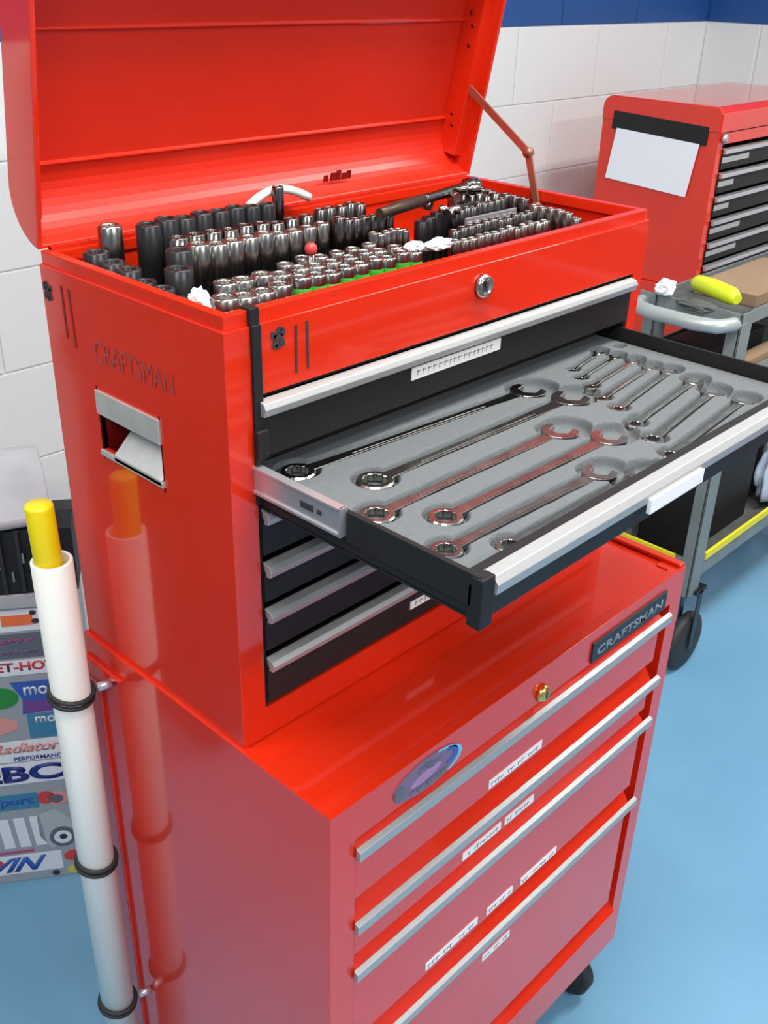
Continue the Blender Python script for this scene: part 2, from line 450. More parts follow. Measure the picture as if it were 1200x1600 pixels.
b.box(.003, W - .003, .003, .0115, .4384, .4521, bev=.0015); b.box(.003, W - .003, D - .008, D - .0015, .4384, .450, bev=.0015)
b.build('rim', RED, ch)
MB().box(.006, W - .006, .008, D - .006, .380, .384).build('tray_floor', RED_IN, ch)
# dark inner frame of the drawer opening, dividers
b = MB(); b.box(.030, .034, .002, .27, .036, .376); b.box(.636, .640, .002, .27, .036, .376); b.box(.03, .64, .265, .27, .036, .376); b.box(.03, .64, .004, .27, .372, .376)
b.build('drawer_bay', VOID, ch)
hand_z = [.371, None, .264, .207, .155, .097]
bots = [.317, None, .216, .164, .107, .042]
for hz, bz in zip(hand_z, bots):
    if hz is None: continue
    b = MB()
    b.prism([(.000, hz - .004), (-.004, hz - .010), (-.002, hz - .015), (-.002, bz), (.010, bz), (.010, hz - .004)], 0, .033, .637)
    b.box(.036, .634, .012, .25, bz + .004, hz - .016)
    d = b.build('drawer', BLACK, ch, bevel=.0006)
    MB().prism([(.001, hz + .001), (-.008, hz - .001), (-.011, hz - .006), (-.009, hz - .013), (-.003, hz - .014)], 0, .0335, .6365).build('handle', ALU, d, 'aluminium handle strip', bevel=.0006)
    labs = {.371: [(.229, .372, .347, .0065)], .097: [(.243, .292, .064, .005)]}.get(hz, [])
    for (xa, xb2, z, hh) in labs:
        MB().box(xa, xb2, -.0032, -.001, z - hh, z + hh).build('label_strip', TAPE, d, 'white label strip with small worn dark letters')
        b = MB(); random.seed(5); x = xa + .008
        while x < xb2 - .01:
            wd = random.uniform(.003, .006); b.box(x, x + .0012, -.0036, -.003, z - .0025, z + .0025)
            b.box(x, x + wd, -.0036, -.003, z + .001, z + .0025); x += wd + .003
        b.build('print', flat('grey_print', (.42, .43, .43)), d)
# pulled-out drawer
b = MB()
x0, x1, y0, y1 = .033, .634, -.252, .040
b.box(x0, x0 + .003, y0, y1, .268, .308, bev=.0008); b.box(x1 - .003, x1, y0, y1, .268, .308, bev=.0008)
b.box(x0, x1, y1 - .003, y1, .268, .308, bev=.0008); b.box(x0, x1, y0, y0 + .003, .268, .300)
b.box(x0, x1, y0, y1, .266, .270)
b.box(x0 - .003, x0 + .001, y0 - .003, -.114, .279, .3085, bev=.001)
b.prism([(y0 - .004, .296), (y0, .262), (y0 + .006, .262), (y0 + .006, .300)], 0, x0 - .003, x1 + .003)
b.box(x0 - .004, x0 + .012, y0 - .008, y0 + .003, .262, .307, bev=.0015)
b.box(x0, x1, y0 + .002, y0 + .016, .297, .303)
od = b.build('drawer', BLACK, ch, 'pulled-out black drawer with grey foam tray', bevel=.0005)
MB().prism([(y0 + .005, .305), (y0 - .006, .304), (y0 - .011, .298), (y0 - .010, .289), (y0 - .006, .288)], 0, x0 + .012, x1 + .002).build('handle', ALU, od, 'aluminium handle strip', bevel=.0006)
MB().box(.262, .358, y0 - .0135, y0 - .0095, .279, .293).build('label_strip', TAPE, od, 'white label strip')
b = MB(); b.box(.0265, .0325, -.112, .03, .2865, .3085); b.box(.0245, .0335, -.112, .03, .3085, .3115, bev=.001); b.box(.0245, .0335, -.112, .03, .2845, .2875, bev=.001)
b.box(.0245, .0335, -.1125, -.110, .2845, .3115)
sl = b.build('slide', ZINC, od, 'zinc plated ball bearing slide')
b = MB(); b.box(.0255, .0270, -.078, -.062, .295, .301, bev=.0005); b.box(.0255, .0270, -.088, -.083, .296, .300); b.build('slot', INK, od)
# foam tray with recesses
WR = [((.078, .000), (.405, -.022), 1.0), ((.118, -.062), (.422, -.068), 1.05), ((.072, -.109), (.338, -.113), .95), ((.112, -.153), (.362, -.157), .92),
      ((.070, -.190), (.285, -.196), .82), ((.114, -.222), (.311, -.225), .75),
      ((.498, -.018), (.577, -.003), .34), ((.482, -.040), (.579, -.026), .38), ((.470, -.063), (.582, -.049), .42), ((.448, -.092), (.578, -.075), .48),
      ((.436, -.121), (.583, -.098), .52), ((.413, -.156), (.575, -.135), .58), ((.393, -.190), (.560, -.167), .66), ((.372, -.222), (.562, -.203), .62)]
fx0, fx1, fy0, fy1 = .045, .626, -.236, .034
step = .0011
nx, ny = int((fx1 - fx0) / step) + 1, int((fy1 - fy0) / step) + 1
X, Y = np.meshgrid(np.linspace(fx0, fx1, nx), np.linspace(fy0, fy1, ny))
sd = np.full(X.shape, 1.0)
def capsule(ax, ay, bx, by, r):
    dx, dy = bx - ax, by - ay; t = np.clip(((X - ax) * dx + (Y - ay) * dy) / (dx * dx + dy * dy + 1e-12), 0, 1)
    return np.hypot(X - ax - t * dx, Y - ay - t * dy) - r
for (a, c, s) in WR:
    sd = np.minimum(sd, capsule(a[0], a[1], c[0], c[1], .0065 * s + .002))
    sd = np.minimum(sd, capsule(a[0], a[1], a[0], a[1], .019 * s + .0015))
    dx, dy = c[0] - a[0], c[1] - a[1]; L = math.hypot(dx, dy)
    sd = np.minimum(sd, capsule(c[0], c[1], c[0] + dx / L * .014 * s, c[1] + dy / L * .014 * s,    .0235 * s + .002))
for (hx, hy) in [(.425, -.148), (.338, -.226), (.610, -.01)]: sd = np.minimum(sd, capsule(hx, hy, hx + .006, hy, .006))
h = np.clip((sd + .0006) / .0032, 0, 1); h = h * h * (3 - 2 * h)
Zt = .2915 - .0115 * (1 - h)
verts = np.stack([X, Y, Zt], -1).reshape(-1, 3)
idx = np.arange(nx * ny).reshape(ny, nx)
faces = np.stack([idx[:-1, :-1], idx[:-1, 1:], idx[1:, 1:], idx[1:, :-1]], -1).reshape(-1, 4)
n0 = len(verts)
verts = np.vstack([verts, [[fx0, fy0, .272], [fx1, fy0, .272], [fx1, fy1, .272], [fx0, fy1, .272]]])
fl = faces.tolist()
fl.append(list(idx[0, ::-1]) + [n0, n0 + 1]); fl.append(list(idx[-1, :]) + [n0 + 2, n0 + 3])
fl.append(list(idx[:, 0]) + [n0 + 3, n0]); fl.append(list(idx[::-1, -1]) + [n0 + 1, n0 + 2])
me = bpy.data.meshes.new('foam_tray'); me.from_pydata(verts.tolist(), [], fl); me.update()
for p in me.polygons: p.use_smooth = True
link_mesh('foam_tray', me, FOAM, od, 'grey foam liner with wrench-shaped recesses')
# black strap at the left front stile
b = MB(); b.box(.0275, .0375, -.0035, .001, .272, .440); b.box(.0275, .0375, -.0015, .012, .439, .4545); b.box(.026, .039, -.008, -.002, .318, .346, bev=.002)
b.build('corner_strap', BLACK, ch, 'narrow black strap at the front corner', bevel=.0008)
# lock
M = Matrix.Translation((.336, 0, .417)) @ Matrix.Rotation(math.pi / 2, 4, 'X')
MB().lathe([(0, 0), (.0125, 0), (.0125, .003), (.0105, .007), (.0085, .007), (.0080, .006), (0, .006)], 24, M).build('lock', CHROME, ch, 'round chrome lock')
MB().box(.3348, .3372, -.0066, -.0058, .412, .422).build('key_slot', INK, ch)
# side carrying handle
b = MB()
b.box(-.0025, .0005, hy0 - .002, hy1 + .002, .306, .331)
b.prism([(-.0025, .306), (.0005, .306), (.010, .300), (.010, .298)], 1, hy0, hy1)
b.prism([(-.003, .262), (-.003, .268), (.0305, .300), (.0335, .298), (.004, .262)], 1, hy0, hy0 + .080)
b.box(-.003, .001, hy0 - .002, hy1 + .002, .2605, .2665)
b.build('carry_handle', STEEL, ch, 'worn steel recessed carrying handle', bevel=.0006)
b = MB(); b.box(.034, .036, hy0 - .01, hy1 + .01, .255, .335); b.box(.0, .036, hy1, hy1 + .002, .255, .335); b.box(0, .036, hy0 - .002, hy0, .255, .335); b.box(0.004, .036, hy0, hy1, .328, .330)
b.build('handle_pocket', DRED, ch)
# claw marks and bars (stickers)
def blot(cx, cz, s, plane, parent):
    b = MB(); random.seed(3)
    for (dx, dz, r) in [(0, 0, .0045), (.005, .004, .0032), (-.005, .003, .003), (.001, .0065, .003), (-.004, -.005, .0032), (.0045, -.0045, .003), (0, -.0075, .0028)]:
        pts = [(cx + s * (dx + r * (1 + .25 * math.sin(3 * a + dx * 900)) * math.cos(a)), cz + s * (dz + r * (1 + .25 * math.cos(2 * a + dz * 800)) * math.sin(a))) for a in [2 * math.pi * i / 12 for i in range(12)]]
        if plane == 'front': b.prism(pts, 1, -.0007, .0005)
        else: b.prism(pts, 0, -.0007, .0005)
    b.build('sticker', INK, parent, 'black paw-like blot sticker')
def bar(c, z0, z1, wd, plane, parent, lean=0, m=INK):
    pts = [(c - wd / 2, z1), (c + wd / 2, z1), (c + wd / 2 * .7 + lean, z0), (c - wd / 2 * .7 + lean, z0)]
    b = MB(); b.prism(pts, 1 if plane == 'front' else 0, -.0007, .0005); b.build('sticker', m, parent, 'thin black stripe sticker')
blot(.058, .423, 1.05, 'front', ch); bar(.0785, .386, .430, .0028, 'front', ch); bar(.0915, .387, .431, .0028, 'front', ch, .0008)
blot(.279, .414, 1.05, 'side', ch); bar(.2525, .372, .425, .0034, 'side', ch, -.001, DRED); bar(.2395, .366, .424, .0034, 'side', ch, -.002, DRED)
b = MB(); text('CRAFTSMAN', .022, F_GHOST, ch, (-.0003, .203, .362), (0, -1, 0), (0, 0, 1), 'faded brown lettering', width=.128, bold=.0); b.bm.free()
# lid
th = math.radians(11); HY, HZ = .2885, .4525
def LM(u, v, x): return (x, HY - u * math.sin(th) + v * math.cos(th), HZ + u * math.cos(th) + v * math.sin(th))
MT = Matrix(((1, 0, 0, 0), (0, math.cos(th), -math.sin(th), HY), (0, math.sin(th), math.cos(th), HZ), (0, 0, 0, 1)))  # (x, v, u) -> world
DL, UL = .052, .292
arc = [(DL - DL * math.cos(a) if False else DL * math.sin(a), DL - DL * math.cos(a)) for a in [math.pi / 2 * i / 10 for i in range(11)]]   # (v,u)
outer = arc + [(DL, UL - .03)] + [(DL - .03 + .03 * math.cos(a), UL - .03 + .03 * math.sin(a)) for a in [math.pi / 2 * i / 8 for i in range(1, 9)]] + [(0, UL)]
inner = [(v * (DL - .004) / DL if v < DL else DL - .004, u * .97 + .004) for v, u in outer]
b = MB()
ring = outer + [(0, UL - .004)] + [(min(v, DL - .004), max(.004, min(UL - .004, u))) for v, u in [(a * .93, .004 + c * .965) for a, c in outer[::-1]][1:-1]] + [(0, .004)]
b.prism(ring, 0, .0045, W - .0045, MT)
lid = b.build('lid', RED_IN, ch, 'raised lid of the red chest')
lid.modifiers.new('edge_bevel', 'BEVEL').width = .001; lid.modifiers['edge_bevel'].limit_method = 'ANGLE'
MB().prism(outer, 0, 0, .005, MT).build('lid_side', RED, lid, bevel=.001); MB().prism(outer, 0, W - .005, W, MT).build('lid_side', RED, lid, bevel=.001)
b = MB(); b.tube([(.012, .2875, .4505), (W - .012, .2875, .4505)], .0038, 12); b.box(.012, W - .012, .2835, .2885, .440, .4545); b.build('hinge', RED_IN, ch)
def lidbox(x0, x1, v0, v1, u0, u1, name, m, bev=.001, label=None):
    b = MB(); b.box(x0, x1, v0, v1, u0, u1, M=MT, bev=bev); return b.build(name, m, lid, label)
lidbox(.640, .657, .018, .048, .022, .285, 'side_channel', RED)
lidbox(.003, .016, .018, .048, .022, .285, 'side_channel', RED)
for (u, x0_, x1_) in [(.065, .016, .642), (.189, .016, .642)]:
    b = MB(); b.prism([(DL - .0035, u - .0025), (DL - .0065, u - .0015), (DL - .0072, u), (DL - .0065, u + .0015), (DL - .0035, u + .0025)], 0, x0_, x1_, MT); b.build('crease', RED, lid)
for (u, x0_, x1_) in [(.0395, .05, .26)]:
    pass
for (u, v) in [(.060, .032), (.074, .036), (.162, .030), (.186, .030), (.200, .036)]:
    b = MB(); M = MT @ Matrix.Translation((.6405, v, u)) @ Matrix.Rotation(math.pi / 2, 4, 'Y')
    b.lathe([(0, -.001), (.0028, -.001), (.0028, .0), (0, .0)], 10, M); b.build('rivet_hole', DRED, lid)
# dark mark on the lid's lower curve
a = math.radians(55)
b = MB(); 
for i, x in enumerate([.40, .411, .421, .430, .439]):
    M = MT @ Matrix.Translation((x, .018, .018)) @ Matrix.Rotation(math.radians(0), 4, 'X')
    b.box(-.004, .003 + .002 * (i % 2), .0, .0015, -.004, .004 + .002 * (i % 3), M=M)
b.build('mark', DRED, lid, 'dark red worn mark')
# stay arm
p0, p1, p2 = (.646, .302, .575), (.644, .180, .497), (.642, .157, .432)
b = MB()
def flatbar(b, p, q, wd, tk):
    p, q = Vector(p), Vector(q); d = (q - p); L = d.length; d.normalize(); side = Vector((1, 0, 0)); side = (side - d * side.dot(d)).normalized(); up = side.cross(d)
    M = Matrix((( side.x, d.x, up.x, p.x), (side.y, d.y, up.y, p.y), (side.z, d.z, up.z, p.z), (0, 0, 0, 1)))
    b.box(-tk / 2, tk / 2, -wd * .3, L + wd * .3, -wd / 2, wd / 2, M=M, bev=.0008)
STAYM = mat('stay_brass_tint', (0.42, 0.17, 0.11), 0.35, 0.6)
flatbar(b, p0, p1, .010, .003); flatbar(b, p1, p2, .010, .003)
for p in (p0, p1, p2):
    b.lathe([(0, -.004), (.0065, -.004), (.0065, .004), (0, .004)], 14, Matrix.Translation(p) @ Matrix.Rotation(math.pi / 2, 4, 'Y'))
b.build('lid_stay', STAYM, ch, 'folding metal lid stay')

# ------------------------------------------------------------------ wrenches
def wrench_bm(L, s):
    """local: ring centre at origin, open jaw centre at (L,0), lying flat"""
    b = MB(); t = .0036 * (0.6 + .4 * s)
    # ring end
    ro, ri = .0175 * s, .0105 * s
    n = 24
    o = [b.bm.verts.new((ro * math.cos(2 * math.pi * i / n), ro * math.sin(2 * math.pi * i / n), z)) for z in (-t, t * .6) for i in range(n)]
    ot = [b.bm.verts.new((ro * .9 * math.cos(2 * math.pi * i / n), ro * .9 * math.sin(2 * math.pi * i / n), t)) for i in range(n)]
    rad = [ri * (1.08 if i % 2 else .95) for i in range(n)]
    i0 = [b.bm.verts.new((rad[i] * math.cos(2 * math.pi * i / n), rad[i] * math.sin(2 * math.pi * i / n), z)) for z in (-t, t) for i in range(n)]
    fs = []
    for i in range(n):
        j = (i + 1) % n
        fs += [b.bm.faces.new((o[i], o[j], o[n + j], o[n + i])), b.bm.faces.new((o[n + i], o[n + j], ot[j], ot[i])), b.bm.faces.new((ot[i], ot[j], i0[n + j], i0[n + i])),
               b.bm.faces.new((i0[n + i], i0[n + j], i0[j], i0[i])), b.bm.faces.new((i0[i], i0[j], o[j], o[i]))]
    bmesh.ops.recalc_face_normals(b.bm, faces=fs)
    # shank (I section-like, waisted)
    w = .0056 * s
    out = [(ro * .8, w * 1.15), (L * .25, w * .85), (L * .7, w * .95), (L - .017 * s, w * 1.35), (L - .017 * s, -w * 1.35), (L * .7, -w * .95), (L * .25, -w * .85), (ro * .8, -w * 1.15)]
    b.prism(out, 2, -t * .75, t * .75)
    b.prism([(L * .2, w * .4), (L * .78, w * .4), (L * .78, -w * .4), (L * .2, -w * .4)], 2, t * .7, t * .95)
    # open jaw
    R_ = .0205 * s; jw = .0105 * s; ta = math.radians(15)
    pts = []
    for i in range(19):
        a = math.radians(58) + math.radians(244) * i / 18
        pts.append((R_ * math.cos(a), R_ * math.sin(a)))
    jaw = pts + [(R_ * .62, -jw), (-R_ * .15, -jw), (-R_ * .42, 0), (-R_ * .15, jw), (R_ * .62, jw)]
    jaw = [(L + p[0] * math.cos(ta) - p[1] * math.sin(ta), p[0] * math.sin(ta) + p[1] * math.cos(ta)) for p in jaw]
    b.prism(jaw, 2, -t, t)
    return b
ords = ['first', 'second', 'third', 'fourth', 'fifth', 'sixth', 'seventh', 'eighth', 'ninth', 'tenth', 'eleventh', 'twelfth', 'thirteenth', 'fourteenth']
for i, (a, c, s) in enumerate(WR):
    L = math.hypot(c[0] - a[0], c[1] - a[1]); b = wrench_bm(L, s)
    ang = math.atan2(c[1] - a[1], c[0] - a[0])
    big = i < 6
    k = i if big else i - 6
    lab = (f'large chrome combination wrench in the grey foam, {ords[k]} row from the chest' if big else
           f'small chrome combination wrench at the right of the foam, {ords[k]} row from the chest')
    o = b.build('combination_wrench', CHROME, None); tagit(o, lab, 'wrench', 'large wrenches in the foam drawer' if big else 'small wrenches in the foam drawer')
    o.location = (a[0], a[1], .2862); o.rotation_euler = (0, 0, ang)
    md = o.modifiers.new('edge_bevel', 'BEVEL'); md.width = .0006; md.limit_method = 'ANGLE'; md.angle_limit = 1.0

# ------------------------------------------------------------------ sockets
ZT = .3856
tagit(MB().box(.020, .400, .030, .276, .3842, .3855).build('socket_tray', VOID, None, origin=(.2, .15, .3842)), 'black tray liner under the left-hand sockets', 'tray')  # black sheets added so the gaps between sockets come out dark
tagit(MB().box(.425, .630, .110, .262, .3842, .3855).build('socket_tray', VOID, None, origin=(.52, .18, .3842)), 'black tray liner under the right-hand sockets', 'tray')
def socket_mesh(name, h, rt, rb, m, hollow=.62):
    b = MB(); ch_ = rt * .12
    ri = rt * hollow
    b.lathe([(0, 0), (rb * .94, 0), (rb, ch_), (rb, h * .42), (rt, h * .50), (rt, h - ch_), (rt - ch_, h), (ri + ch_ * .5, h), (ri, h - ch_), (ri * .97, h * .6), (0, h * .6)], 16)
    o = b.build(name, m); return o
protos = {}
def proto(kind):
    if kind in protos: return protos[kind], False
    spec = {'chrome_short': (.050, .0125, .0100, SOCK), 'banded': (.050, .0125, .0100, SOCK), 'chrome_deep': (.078, .0130, .0105, SOCK), 'impact': (.080, .0130, .0115, IMPACT),
            'dark_small': (.055, .0080, .0065, DCHROME), 'tiny': (.045, .0070, .0055, SOCK), 'dark_deep': (.070, .0078, .0062, DCHROME)}[kind]
    nm = {'chrome_short': 'short_socket', 'banded': 'short_socket', 'chrome_deep': 'deep_socket', 'impact': 'impact_socket', 'dark_small': 'small_socket', 'tiny': 'small_socket', 'dark_deep': 'deep_socket'}[kind]
    o = socket_mesh(nm, spec[0], spec[1], spec[2], spec[3]); ks = []
    if kind == 'banded':
        b = MB(); b.lathe([(.0124, .0300), (.0131, .0310), (.0131, .0400), (.0124, .0410)], 16)
        ks.append(b.build('colour_band', GREEN, o, 'green band'))
    protos[kind] = (o, ks, spec)
    return protos[kind], True
def put(kind, x, y, top, r, label, group, tilt=(0, 0)):
    (o, ks, spec), new = proto(kind)
    if not new: o = copy_tree(o, ks)
    o.location = (x, y, ZT); o.scale = (r / spec[1], r / spec[1], (top - ZT) / spec[0])
    o.rotation_euler = (tilt[0], tilt[1], random.uniform(0, 3))
    tagit(o, label, 'socket', group)
    return o
def row(kind, n, a, c, top0, top1, r0, r1, desc, where, group, start=0, jit=.0008):
    for i in range(n):
        t = i / max(1, n - 1)
        nth = (ords + ['fifteenth', 'sixteenth'])[i + start]
        put(kind, a[0] + (c[0] - a[0]) * t + random.uniform(-jit, jit), a[1] + (c[1] - a[1]) * t + random.uniform(-jit, jit), top0 + (top1 - top0) * t + random.uniform(-.002, .002),
            r0 + (r1 - r0) * t, f'{desc}, {nth} from left in {where}', group)
random.seed(11)
row('chrome_short', 4, (.062, .076), (.130, .078), .440, .440, .0132, .0118, 'short chrome socket', 'front row behind the lip', 'front row sockets')
row('banded', 9, (.155, .078), (.318, .080), .442, .442, .0102, .0086, 'green banded chrome socket', 'green part of front row', 'green banded front sockets')
row('chrome_short', 11, (.088, .110), (.322, .112), .441, .440, .0120, .0090, 'short chrome socket', 'second row from front', 'second row sockets')
row('chrome_short', 6, (.190, .140), (.312, .142), .438, .438, .0095, .0085, 'stubby chrome socket', 'third row from front', 'third row sockets')
row('impact', 2, (.060, .140), (.084, .172), .456, .462, .0132, .0130, 'tall dark socket', 'dark pair left of tall row', 'tall dark pair')
row('chrome_deep', 10, (.092, .180), (.284, .186), .462, .456, .0122, .0088, 'tall chrome deep socket', 'tall middle row', 'tall deep sockets')
row('dark_deep', 9, (.110, .210), (.285, .214), .462, .460, .0105, .0085, 'dark chrome deep socket', 'row behind tall sockets', 'dark deep sockets')
row('impact', 8, (.096, .240), (.258, .250), .474, .472, .0130, .0105, 'black impact socket', 'rear row by the lid', 'black impact sockets')
row('impact', 6, (.034, .240), (.034, .105), .456, .438, .0125, .0115, 'black impact socket', 'file along left wall', 'left wall impact sockets')
put('chrome_deep', .062, .256, .474, .0125, 'single chrome socket in the rear left corner of the tray', 'corner socket')
row('dark_deep', 7, (.302, .178), (.388, .184), .460, .452, .0070, .0060, 'slim dark deep socket', 'slim row after tall sockets', 'slim deep sockets')
row('tiny', 6, (.324, .146), (.378, .150), .446, .442, .0060, .0056, 'tiny chrome socket', 'group before slim deep row', 'tiny sockets in the middle')
row('dark_deep', 5, (.306, .214), (.376, .220), .466, .462, .0078, .0080, 'dark reddish deep socket', 'rear middle group', 'rear middle sockets')
put('dark_deep', .286, .262, .484, .0070, 'lone dark socket rising behind the tall row', 'lone rear socket')
row('tiny', 13, (.400, .090), (.566, .090), .437, .437, .0066, .0068, 'small chrome socket', 'front right row behind the lip', 'front right sockets')
row('dark_small', 11, (.430, .118), (.574, .120), .441, .441, .0072, .0068, 'small dark chrome socket', 'second right row', 'second right row sockets')
row('dark_deep', 9, (.482, .164), (.575, .164), .448, .450, .0062, .0060, 'slim dark socket', 'right row behind steel rail', 'third right row sockets')
row('dark_small', 7, (.606, .236), (.602, .150), .450, .448, .0078, .0072, 'dark chrome socket', 'rear file along right wall', 'right wall rear sockets')
row('tiny', 6, (.600, .130), (.590, .060), .446, .442, .0072, .0068, 'dark chrome socket', 'front file along right wall', 'right wall front sockets')
row('impact', 7, (.436, .176), (.540, .196), .440, .446, .0085, .0085, 'black socket', 'row under the ratchet bar', 'black sockets under the bar')
row('dark_deep', 6, (.548, .222), (.588, .186), .452, .450, .0075, .0070, 'dark deep socket', 'rear right corner cluster', 'rear right cluster')
row('dark_small', 5, (.455, .146), (.468, .146), .440, .440, .0060, .0060, 'dark socket', 'spare pair', 'spare dark sockets') if False else None
# loose adapters on the right
for i, (x, y, z, a, e, c_, r) in enumerate([(.452, .150, .449, .3, .04, .030, .0058), (.50, .176, .458, 1.2, .02, .028, .006), (.47, .146, .452, 2.4, .05, .026, .0052), (.53, .19, .462, .6, .0, .034, .0058), (.455, .178, .454, 1.9, .1, .026, .006), (.545, .178, .464, 2.8, .02, .03, .005)]):
    b = MB(); d = Vector((math.cos(a), math.sin(a), e)).normalized() * c_
    p = Vector((x, y, z)); b.tube([p, p + d * .45, p + d * .5, p + d * .62, p + d * .66, p + d], [r, r, r * .6, r * .6, r * .95, r * .95], 12)
    o = b.build('socket_adapter', CHROME, None, origin=(x, y, z)); tagit(o, f'bright chrome adapter lying on the right-hand sockets, {ords[i]} from the left', 'adapter', 'loose chrome adapters')
# rail
b = MB(); b.box(.480, .580, .1435, .1465, .416, .441, bev=.0008)
for i in range(7): b.box(.486 + i * .0135, .490 + i * .0135, .1415, .1435, .424, .436)
tagit(b.build('socket_rail', ZINC, None, origin=(.55, .145, .42)), 'flat steel socket rail with clips between the right-hand rows', 'rail')
# ratchet bar
b = MB(); a_, c_ = Vector((.336, .150, .4655)), Vector((.578, .214, .4600)); d = c_ - a_
root = thing('ratchet', 'long dark ratchet bar lying across the right-hand sockets', 'ratchet', tuple(a_))
b.tube([a_, a_ + d * .1, a_ + d * .12, a_ + d * .42], [.0055, .0058, .0072, .0072], 12); b.build('grip', mat('worn_brown_grip', (.07, .045, .03), .4, .5), root, 'brown worn grip end')
b = MB(); b.tube([a_ + d * .42, a_ + d * .45, a_ + d * .9, a_ + d * .94, a_ + d], [.007, .0062, .0062, .010, .009], 12); b.build('shaft', DCHROME, root)
b = MB(); b.lathe([(0, -.006), (.013, -.006), (.014, 0), (.013, .006), (0, .006)], 18, Matrix.Translation(a_ + d * .97)); b.build('head', DCHROME, root)
# red knob on a driver bit
root = thing('screwdriver_bit', 'small driver bit with round red cap standing before the tall sockets', 'bit', (.214, .128, ZT))
MB().tube([(.214, .128, ZT), (.214, .128, .446)], .0035, 8).build('shaft', CHROME, root)
b = MB(); bmesh.ops.create_icosphere(b.bm, subdivisions=2, radius=.0068, matrix=Matrix.Translation((.214, .128, .450))); b.build('cap', F_RED, root)
# white plastic strap arching at the back
b = MB(); pts = [(.245 + .095 * t, .268 + .004 * math.sin(t * 3), .452 + .026 * math.sin(math.pi * (.15 + .7 * t))) for t in [i / 12 for i in range(13)]]
b.tube(pts, .005, 10); tagit(b.build('plastic_strip', WHITE, None, origin=(.29, .27, .46)), 'white plastic strip arching behind the tall sockets', 'strip')
# crumpled paper bits
def crumple(name, x, y, z, sx, sy, sz, label, m=PAPER, seed=0, cat='paper', sub=3):
    b = MB(); bmesh.ops.create_icosphere(b.bm, subdivisions=sub, radius=1)
    for v in b.bm.verts:
        n = noise.noise(v.co * 2.2 + Vector((seed, seed * 2, 0))); v.co *= 1 + .45 * n
        v.co = Vector((v.co.x * sx, v.co.y * sy, max(v.co.z, -.7) * sz))
    for f_ in b.bm.faces: f_.smooth = False
    o = b.build(name, m); o.location = (x, y, z); tagit(o, label, cat); return o
crumple('paper_scrap', .372, .094, .436, .022, .011, .007, 'crumpled white paper scrap at the middle of the front sockets', seed=1)
crumple('paper_scrap', .336, .098, .438, .012, .008, .006, 'small white paper scrap left of the larger scrap', seed=4)
crumple('paper_scrap', .046, .092, .436, .008, .014, .012, 'white paper scrap in the front left corner of the tray', seed=7)

# ------------------------------------------------------------------ pipe
pp = thing('plastic_pipe', 'long white plastic pipe clamped upright beside the red cabinet', 'pipe', (-.047, .262, ZF + .05))
MB().lathe([(.0215, -.80), (.0225, -.80), (.0225, .130), (.0215, .131), (.0190, .131), (.0185, .130), (.0185, -.80)], 36, Matrix.Translation((-.047, .262, 0))).build('pipe_wall', WHITE, pp)
MB().lathe([(0, -.02), (.0188, -.02), (.0188, -.015), (0, -.015)], 20, Matrix.Translation((-.047, .262, -.1))).build('plug', WHITE, pp)
b = MB(); b.lathe([(0, -.11), (.0150, -.11), (.0150, .197), (.0140, .200), (0, .200)], 28, Matrix.Translation((-.048, .263, 0)) @ Matrix.Rotation(math.radians(-1.0), 4, 'Y'))
tagit(b.build('yellow_tube', YELLOW, None, origin=(-.048, .263, -.11)), 'yellow tube sticking out of the white pipe', 'tube')
for i, z in enumerate([-.050, -.320, -.598]):
    r = thing('pipe_clamp', ['black hose clamp highest on the white pipe', 'black hose clamp halfway down the white pipe', 'black hose clamp lowest on the white pipe'][i], 'clamp', (-.047, .262, z), 'clamps on the white pipe')
    M = Matrix.Translation((-.047, .262, z)) @ Matrix.Rotation(math.radians(6), 4, 'Y') @ Matrix.Rotation(math.radians(8), 4, 'X')
    for dz in (-.0042, .0042):
        b = MB(); seg = 28
        b.tube([M @ Vector((.0248 * math.cos(2 * math.pi * k / seg), .0248 * math.sin(2 * math.pi * k / seg), dz)) for k in range(seg + 1)], .0028, 8); b.build('band', RUBBER, r)
    if i != 1:
        b = MB(); b.tube([(-.023, .245, z + .004), (-.006, .240, z + .004)], .0055, 6); b.build('screw', ZINC, r)

# ------------------------------------------------------------------ sticker covered unit on the left
dU = Vector((math.cos(math.radians(-34.6)), math.sin(math.radians(-34.6)), 0)); nU = Vector((-dU.y, dU.x, 0))
PU = Vector((.114, .736, 0))
MU = Matrix(((dU.x, nU.x, 0, PU.x), (dU.y, nU.y, 0, PU.y), (0, 0, 1, 0), (0, 0, 0, 1)))
un = thing('parts_cabinet', 'grey cabinet covered in racing stickers behind the white pipe', 'cabinet', tuple(PU + Vector((0, 0, ZF))))
MB().box(-.36, .072, 0, .26, ZF, -.232, M=MU, bev=.003).build('body', GREY, un)
MB().box(-.36, .076, -.006, .26, -.232, -.205, M=MU, bev=.003).build('rim', LGREY, un)
b = MB(); b.prism([(-.004, -.205), (.0, -.092), (.05, -.085), (.10, -.092), (.10, -.205)], 0, -.36, .100, MU); gr = b.build('front_box', BLACK, un, 'black ribbed top section with silvery marks')
MB().box(-.36, .020, .1005, .255, -.2049, -.092, M=MU, bev=.003).build('rear_box', LGREY, un)
b = MB()
for k in range(16):
    x = -.35 + k * .028
    b.box(x, x + .006, -.009, .0, -.20, -.09, M=MU, bev=.001)
b.build('ribs', RUBBER, un)
b = MB(); random.seed(9)
for k in range(22):
    x = -.34 + k * .019; z = -.17 + .028 * (k % 2) + random.uniform(-.006, .006)
    b.box(x, x + .003, -.0105, -.008, z - .008, z + .009, M=MU @ Matrix.Translation((0, 0, 0)))
b.build('silver_marks', flat('silver_mark', (.20, .21, .24)), un)
